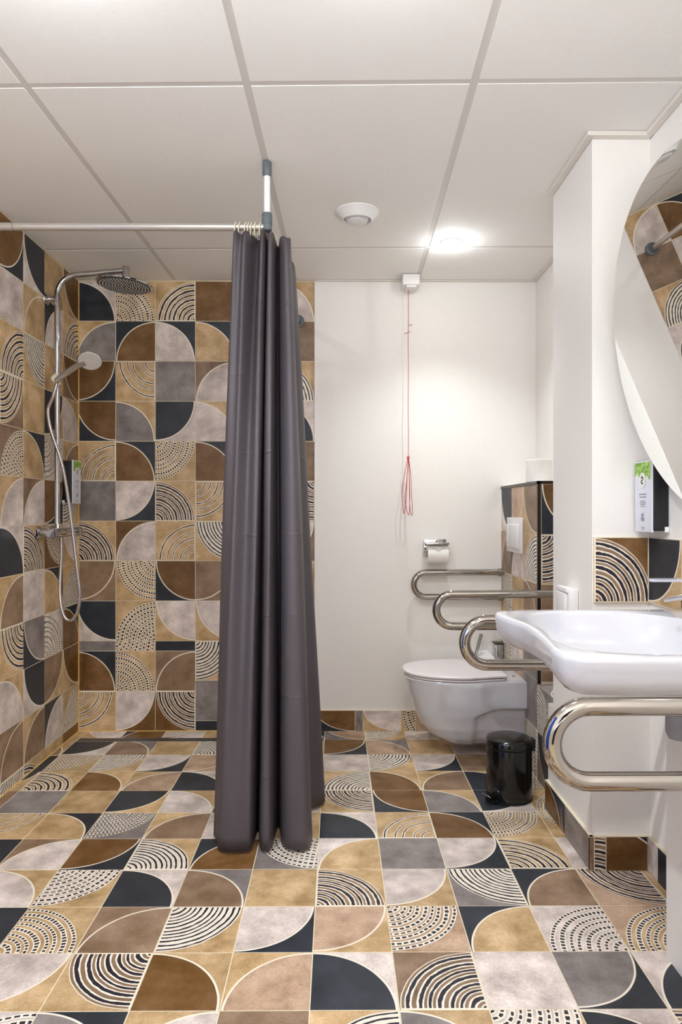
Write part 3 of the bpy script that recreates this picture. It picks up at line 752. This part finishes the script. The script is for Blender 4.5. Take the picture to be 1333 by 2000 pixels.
def slab(xf, hwd, xr, z0, z1, rnd_, n=60):
    f = lambda i, z: dshape(xf + i, hwd - i, xr - i, .58, .150 - i, n, z)
    return loft(bmesh.new(), [f(.012, z0), f(.002, z0 + .001), f(0, z0 + rnd_), f(0, z1 - rnd_), f(.003, z1 - rnd_ * .35), f(.010, z1), f(.05, z1 + .001)])
obj('seat', slab(.314, .184, .742, .3605, .3715, .003), M_SEAT, t)
obj('seat_gap', slab(.322, .176, .735, .3712, .3742, .0005), M_DARKGAP, t)  # dark slab put in for the shade under the lid
obj('lid', slab(.304, .191, .752, .3738, .3875, .005), M_SEAT, t)
for s in (-1, 1):
    obj('hinge', mklathe(cyl(.011, .05, .002), (.748, TY + s * .09 - .025, .3705), (0, 1, 0), 16), M_WPLAS, t)
    obj('screw_cap', mklathe(cyl(.008, .003, .001), (.80, TY + s * .07, .3605), seg=14), M_CHROME, t)
t = thing('flush_plate', 'white rectangular dual flush plate on the tiled cistern boxing', 'flush plate', (.832, 3.16, .97))
z0, z1 = .918, 1.080
obj('frame', mkbox((.818, 3.04, z0), (.8315, 3.285, z1), .004, 2), M_WPLAS, t)
obj('large_button', mkbox((.806, 3.068, z0 + .022), (.819, 3.20, z1 - .032), .003), M_WPLAS, t)
obj('small_button', mkbox((.810, 3.206, z0 + .022), (.819, 3.262, z1 - .032), .003), M_WPLAS, t)

# toilet brush behind the seat
t = thing('toilet_brush', 'toilet brush with slanted chrome handle in a white wall holder', 'toilet brush', (.70, 3.40, .33))
bm = bmesh.new()
loft(bm, [[(.665, 3.345, .25), (.775, 3.345, .25), (.775, 3.452, .25), (.665, 3.452, .25)], [(.665, 3.345, .368), (.79, 3.345, .368), (.79, 3.452, .385), (.665, 3.452, .385)], [(.680, 3.35, .374), (.785, 3.35, .374), (.76, 3.44, .410), (.735, 3.44, .410)]])
obj('holder', bm, M_WPLAS, t, False)
obj('handle', tube(bmesh.new(), [(.679, 3.385, .362), (.7162, 3.385, .502)], .0085, 14), M_CHROME, t)
t = thing('polished_box', 'small square polished metal box in the corner behind the toilet', 'box', (.804, 3.43, .36))
obj('body', mkbox((.786, 3.39, .30), (.8285, 3.452, .447), .002), M_CHROME, t)
obj('lid', mkbox((.784, 3.388, .447), (.8295, 3.452, .453), .001), M_BRONZE, t)

# toilet paper
def roll(name, label, o, ax, rad, wd, group):
    t = thing(name, label, 'toilet roll', o, group)
    obj('paper', mklathe([(.021, 0), (rad - .002, 0), (rad, .002), (rad, wd - .002), (rad - .002, wd), (.021, wd)], o, ax, 48), M_PAPER, t)
    obj('core', mklathe([(.0212, .0005), (.0212, wd - .0005), (.0195, wd - .0005), (.0195, .0005)], o, ax, 32), M_CARD, t)
    return t
t = thing('toilet_paper_holder', 'chrome toilet roll holder with a flap on the white wall', 'holder', (.49, YB, .97))
obj('wall_plate', mkbox((.440, YB - .008, .885), (.552, YB - .003, .968), .002), M_CHROME, t)
bm = mkbox((.436, 3.352, .9505), (.551, YB - .006, .955), .0015); box(bm, (.436, 3.345, .945), (.551, 3.352, .955), .0015)
obj('flap', bm, M_CHROME, t)
ap = [(.436, YB - .006, .91), (.4355, 3.42, .905), (.4345, 3.40, .899), (.44, 3.392, .899)]
obj('arm', tube(bmesh.new(), [(.437, YB - .006, .899), (.437, 3.405, .899)] + arc((.447, 3.405, .899), .01, PI, 1.5 * PI, 5, (1, 0, 0), (0, 1, 0)) + [(.563, 3.395, .899)], .0036, 10), M_CHROME, t)
rl = roll('toilet_roll', 'white toilet roll with folded end on the chrome wall holder', (.4475, 3.395, .897), (1, 0, 0), .047, .104, 'toilet rolls')
bm = bmesh.new(); n = 10; yc_, zc_ = 3.395, .897
def onroll(a, x): return (x, yc_ - math.cos(a) * .0496, zc_ + math.sin(a) * .0496)
A0, A1 = .95, .35
for i in range(n):                                             # pointed loose end
    a0, a1 = A0 + (A1 - A0) * i / n, A0 + (A1 - A0) * (i + 1) / n
    w0, w1 = .052 * (1 - i / n), .052 * (1 - (i + 1) / n)
    vs = [bm.verts.new(onroll(a0, .4995 - w0)), bm.verts.new(onroll(a0, .4995 + w0)), bm.verts.new(onroll(a1, .4995 + w1 + 1e-4)), bm.verts.new(onroll(a1, .4995 - w1 - 1e-4))]
    bm.faces.new(vs)
o = obj('folded_end', bm, M_PAPER, rl); m_ = o.modifiers.new('thick', 'SOLIDIFY'); m_.thickness = .0012
roll('toilet_roll', 'spare white toilet roll standing on the tiled cistern boxing', (.880, 2.97, 1.2345), (0, 0, 1), .055, .098, 'toilet rolls')

# ================================================================= GRAB RAILS
def rail(y, z, x0, xw, label):
    t = thing('grab_rail', label, 'grab rail', (xw, y, z), 'folding steel grab rails')
    h, r = .061, .0155
    xc = x0 + r + h
    p = [Vector((xw, y, z + h)), Vector((xc + .2, y, z + h))] + arc((xc, y, z), h, PI / 2, 1.5 * PI, 20, (1, 0, 0), (0, 0, 1)) + [Vector((xc + .2, y, z - h)), Vector((xw, y, z - h))]
    obj('bent_tube', tube(bmesh.new(), p, r, 24), M_STEEL, t)
    if y < 3.2: obj('wall_plate', mkbox((xw - .012, y - .04, z - h - .05), (xw, y + .04, z + h + .05), .004), M_STEEL, t)
    for s in (-1, 1): obj('tube_collar', mklathe(cyl(.0195, .02, .002), (xw - .030, y, z + s * h), (1, 0, 0), 24), M_STEEL, t)
rail(3.398, .744, .367, .831, 'polished steel U-shaped grab rail against the back wall, furthest of four')
rail(2.60, .732, .363, XR, 'polished steel U-shaped grab rail on the near side of the toilet')
rail(1.86, .750, .333, XN, 'polished steel U-shaped grab rail just behind the washbasin')
rail(1.105, .730, .333, .82, 'polished steel U-shaped grab rail in front of the washbasin, nearest of four')

# ================================================================= PEDAL BIN
bx, by, r = .668, 2.647, .0865
t = thing('pedal_bin', 'small black pedal bin on the floor before the toilet', 'bin', (bx, by, 0))
obj('body', mklathe([(0, .002), (r - .004, .002), (r - .001, .006), (r, .012), (r, .196), (r - .001, .199), (0, .199)], (bx, by, 0), seg=56), M_BLACK, t)
obj('rim_ring', mklathe([(r - .002, .198), (r + .001, .199), (r + .001, .202), (r - .002, .203)], (bx, by, 0), seg=56), M_BLACKP, t)
obj('lid', mklathe([(0, .203), (r - .002, .203), (r + .0015, .205), (r + .0015, .226), (r - .003, .232), (r * .7, .2385), (r * .35, .241), (0, .242)], (bx, by, 0), seg=56), M_BLACK, t)
bm = mkbox((bx + r - .004, by - .018, .195), (bx + r + .012, by + .018, .228), .003); tube(bm, [(bx + r + .004, by - .02, .19), (bx + r + .004, by + .02, .19)], .006, 10)
obj('hinge', bm, M_BLACKP, t)
obj('carry_handle', tube(bmesh.new(), [(bx + r + .003, by - .02, .185), (bx + r + .008, by - .02, .12), (bx + r + .008, by - .02, .02)], .002, 8), M_CHROME, t)
d = Vector((-.86, -.5, 0)).normalized(); sd = Vector((-d.y, d.x, 0)); o = Vector((bx, by, 0))
obj('base', mklathe([(0, 0), (r - .002, 0), (r + .001, .003), (r + .001, .008), (0, .009)], (bx, by, 0), seg=56), M_BLACKP, t)
bm = bmesh.new(); rg = []
for f, wdt, zz in ((r - .01, .016, .018), (r + .014, .018, .018), (r + .03, .023, .027), (r + .038, .016, .034)):
    c = o + d * f; rg.append([c + sd * wdt + Vector((0, 0, zz)), c - sd * wdt + Vector((0, 0, zz)), c - sd * wdt + Vector((0, 0, zz + .005)), c + sd * wdt + Vector((0, 0, zz + .005))])
loft(bm, rg); obj('pedal', bm, M_CHROME, t, label='chrome-edged foot pedal')
bm = bmesh.new(); rg = []
for f, wdt in ((r - .02, .03), (r + .012, .026), (r + .02, .012)):
    c = o + d * f; rg.append([c + sd * wdt + Vector((0, 0, .0)), c - sd * wdt + Vector((0, 0, .0)), c - sd * wdt + Vector((0, 0, .014)), c + sd * wdt + Vector((0, 0, .014))])
loft(bm, rg); obj('pedal_foot', bm, M_BLACKP, t)

# ================================================================= WASHBASIN
ZR = .854
OUT = [(.968, 1.765), (.85, 1.7655), (.70, 1.766), (.55, 1.766), (.46, 1.760), (.410, 1.738), (.393, 1.69), (.402, 1.62), (.416, 1.55), (.419, 1.47), (.414, 1.39), (.405, 1.31), (.397, 1.25), (.409, 1.205), (.45, 1.183), (.55, 1.1775), (.70, 1.177), (.85, 1.1765), (.968, 1.177)]
sp_ = spline([(x, y, 0) for x, y in OUT], 14)
# resample evenly and close along the wall
def resample(pts, n):
    L = [0]
    for a, b in zip(pts, pts[1:]): L.append(L[-1] + (b - a).length)
    out = []
    for i in range(n):
        s = L[-1] * i / (n - 1); k = min(max(bisect.bisect(L, s) - 1, 0), len(pts) - 2)
        f = (s - L[k]) / max(L[k + 1] - L[k], 1e-9); out.append(pts[k].lerp(pts[k + 1], f))
    return out
op = resample(sp_, 150) + [Vector((.968, 1.177 + (1.765 - 1.177) * i / 40, 0)) for i in range(1, 40)]
ctr = Vector((.645, 1.471, 0)); N = len(op)
nrm = []
for i in range(N):
    tg = (op[(i + 1) % N] - op[i - 1]).normalized(); nn = Vector((tg.y, -tg.x, 0))
    if nn.dot(op[i] - ctr) > 0: nn = -nn
    nrm.append(nn)
def inset(p, i, dlt):
    q = op[i] + nrm[i] * dlt
    q.x = min(q.x, .968); return q
def bowl_pt(i, k):                                            # inner outline: k=1 rim edge of the bowl, smaller towards the drain
    d = op[i] - ctr; a = math.atan2(d.y, d.x)
    ax = .205 if d.x > 0 else .232; ay = .262
    ca_, sa_ = math.cos(a), math.sin(a); e = 2.6
    rr = (abs(ca_ / ax) ** e + abs(sa_ / ay) ** e) ** (-1 / e)
    lim = (inset(None, i, .024) - ctr).length if d.x < .2 else 9
    rr = min(rr, lim)
    return ctr + Vector((ca_, sa_, 0)) * rr * k
def ringz(f, z): return [(p.x, p.y, z) for p in (f(i) for i in range(N))]
rings = [ringz(lambda i: bowl_pt(i, .10), ZR - .118), ringz(lambda i: bowl_pt(i, .5), ZR - .112), ringz(lambda i: bowl_pt(i, .74), ZR - .096), ringz(lambda i: bowl_pt(i, .88), ZR - .066), ringz(lambda i: bowl_pt(i, .955), ZR - .030), ringz(lambda i: bowl_pt(i, .985), ZR - .012), ringz(lambda i: bowl_pt(i, 1.0), ZR - .004),
         ringz(lambda i: bowl_pt(i, 1.0).lerp(inset(None, i, .016), .35), ZR - .0005), ringz(lambda i: inset(None, i, .010), ZR), ringz(lambda i: inset(None, i, .004), ZR - .0015), ringz(lambda i: inset(None, i, .0005), ZR - .006),
         ringz(lambda i: inset(None, i, .0), ZR - .012), ringz(lambda i: inset(None, i, .003), ZR - .036), ringz(lambda i: inset(None, i, .009), ZR - .056), ringz(lambda i: inset(None, i, .022), ZR - .070), ringz(lambda i: inset(None, i, .044), ZR - .078),
         ringz(lambda i: op[i].lerp(Vector((.72, 1.471, 0)), .30), ZR - .088), ringz(lambda i: op[i].lerp(Vector((.74, 1.471, 0)), .52), ZR - .118), ringz(lambda i: op[i].lerp(Vector((.74, 1.471, 0)), .75), ZR - .135), ringz(lambda i: op[i].lerp(Vector((.74, 1.471, 0)), .93), ZR - .138)]
t = thing('washbasin', 'wide white accessible washbasin with a shallow curved front', 'washbasin', (.968, 1.471, ZR))
obj('basin', loft(bmesh.new(), rings), M_CERAM, t)
obj('drain_plug', mklathe([(.022, 0), (.022, .003), (.018, .004), (0, .003)], (ctr.x, ctr.y, ZR - .1178), seg=28), M_CHROME, t)
t2 = thing('siphon', 'grey drain trap beneath the washbasin by the low wall', 'trap', (.74, 1.471, .70))
bm = mklathe(cyl(.017, .045, .002), (.74, 1.471, .648)); lathe(bm, [(0, 0), (.022, .002), (.028, .015), (.028, .055), (.022, .062), (0, .064)], (.74, 1.471, .615), seg=28)
obj('trap_body', bm, M_INK, t2); obj('waste_pipe', tube(bmesh.new(), [(.74, 1.471, .655), (.822, 1.471, .655)], .016, 16), M_WPLAS, t2)
obj('tail_pipe', mklathe(cyl(.016, .023, .001), (.74, 1.471, .69), seg=18), M_CHROME, t2)

t = thing('basin_tap', 'chrome mixer tap with a long lever on the washbasin', 'tap', (.885, 1.471, ZR))
obj('body', mklathe([(0, 0), (.026, 0), (.027, .004), (.022, .01), (.021, .075), (.018, .085), (0, .087)], (.885, 1.471, ZR - .0015), seg=32), M_CHROME, t)
obj('spout', tube(bmesh.new(), [(.885, 1.471, ZR + .045), (.84, 1.471, ZR + .055), (.79, 1.471, ZR + .05), (.765, 1.471, ZR + .035)], [.015, .0135, .0125, .012], 16), M_CHROME, t)
obj('lever', tube(bmesh.new(), [(.885, 1.471, ZR + .09), (.865, 1.50, ZR + .088), (.82, 1.56, ZR + .062), (.776, 1.614, ZR + .043)], [.012, .008, .0065, .005], 12), M_CHROME, t)
obj('cap', mklathe([(.018, 0), (.02, .004), (.019, .014), (0, .02)], (.885, 1.471, ZR + .083), seg=28), M_CHROME, t)

t = thing('glass_ledge', 'pale translucent glass ledge projecting from the wall above the tap', 'shelf', (XN - .009, 1.73, .93))
bm = bmesh.new()
oc = [(XN - .009, 1.765), (.85, 1.765), (.815, 1.764), (.803, 1.757), (.801, 1.745), (.807, 1.735), (.83, 1.733), (XN - .009, 1.735)]
loft(bm, [[(x, y, .9275) for x, y in oc], [(x, y, .9345) for x, y in oc]])
obj('glass_plate', bm, M_GLASS, t, False)
obj('wall_clip', mkbox((XN - .02, 1.738, .921), (XN - .0085, 1.762, .940), .002), M_CHROME, t)

# ================================================================= MIRROR
th = math.atan(.2062); n = Vector((-math.cos(th), 0, -math.sin(th))); zm = .404
mc = Vector((.935 - .2062 * zm, 1.604, 1.1056 + zm)); rm = .4425
t = thing('mirror', 'large round frameless mirror tilted down over the washbasin', 'mirror', mc)
obj('mirror_glass', mklathe([(rm - .0015, .0), (rm - .0003, -.0006), (rm, -.005), (rm - .002, -.006), (0, -.006)], mc, n, 160), plain('mirror_edge', (120, 112, 104), .3), t)
obj('mirror_face', mklathe([(0, .0002), (rm - .0012, .0002), (rm - .0012, -.0015)], mc, n, 160), M_MIRROR, t)
for yy in (1.38, 1.83):
    p = mc + Vector((0, yy - mc.y, 0)) - n * .005
    obj('tilt_bracket', tube(bmesh.new(), [p, Vector((XN, yy, p.z - .02))], .010, 12), M_CHROME, t)
    p2 = mc + Vector((.2062 * .30, yy - mc.y, -.30)) - n * .005
    obj('tilt_bracket', tube(bmesh.new(), [p2, Vector((XN, yy, p2.z))], .010, 12), M_CHROME, t)

# ================================================================= SOCKET
t = thing('wall_socket', 'white flap-lid socket on the pillar beside the washbasin', 'socket', (.79, 2.28, .80))
obj('housing', mkbox((.758, 2.227, .745), (.7895, 2.336, .853), .004, 2), M_WPLAS, t)
obj('cover_flap', mkbox((.747, 2.240, .752), (.758, 2.324, .838), .003), M_WPLAS, t)
obj('lid_ridge', mkbox((.750, 2.232, .840), (.770, 2.332, .8565), .003), M_WPLAS, t)
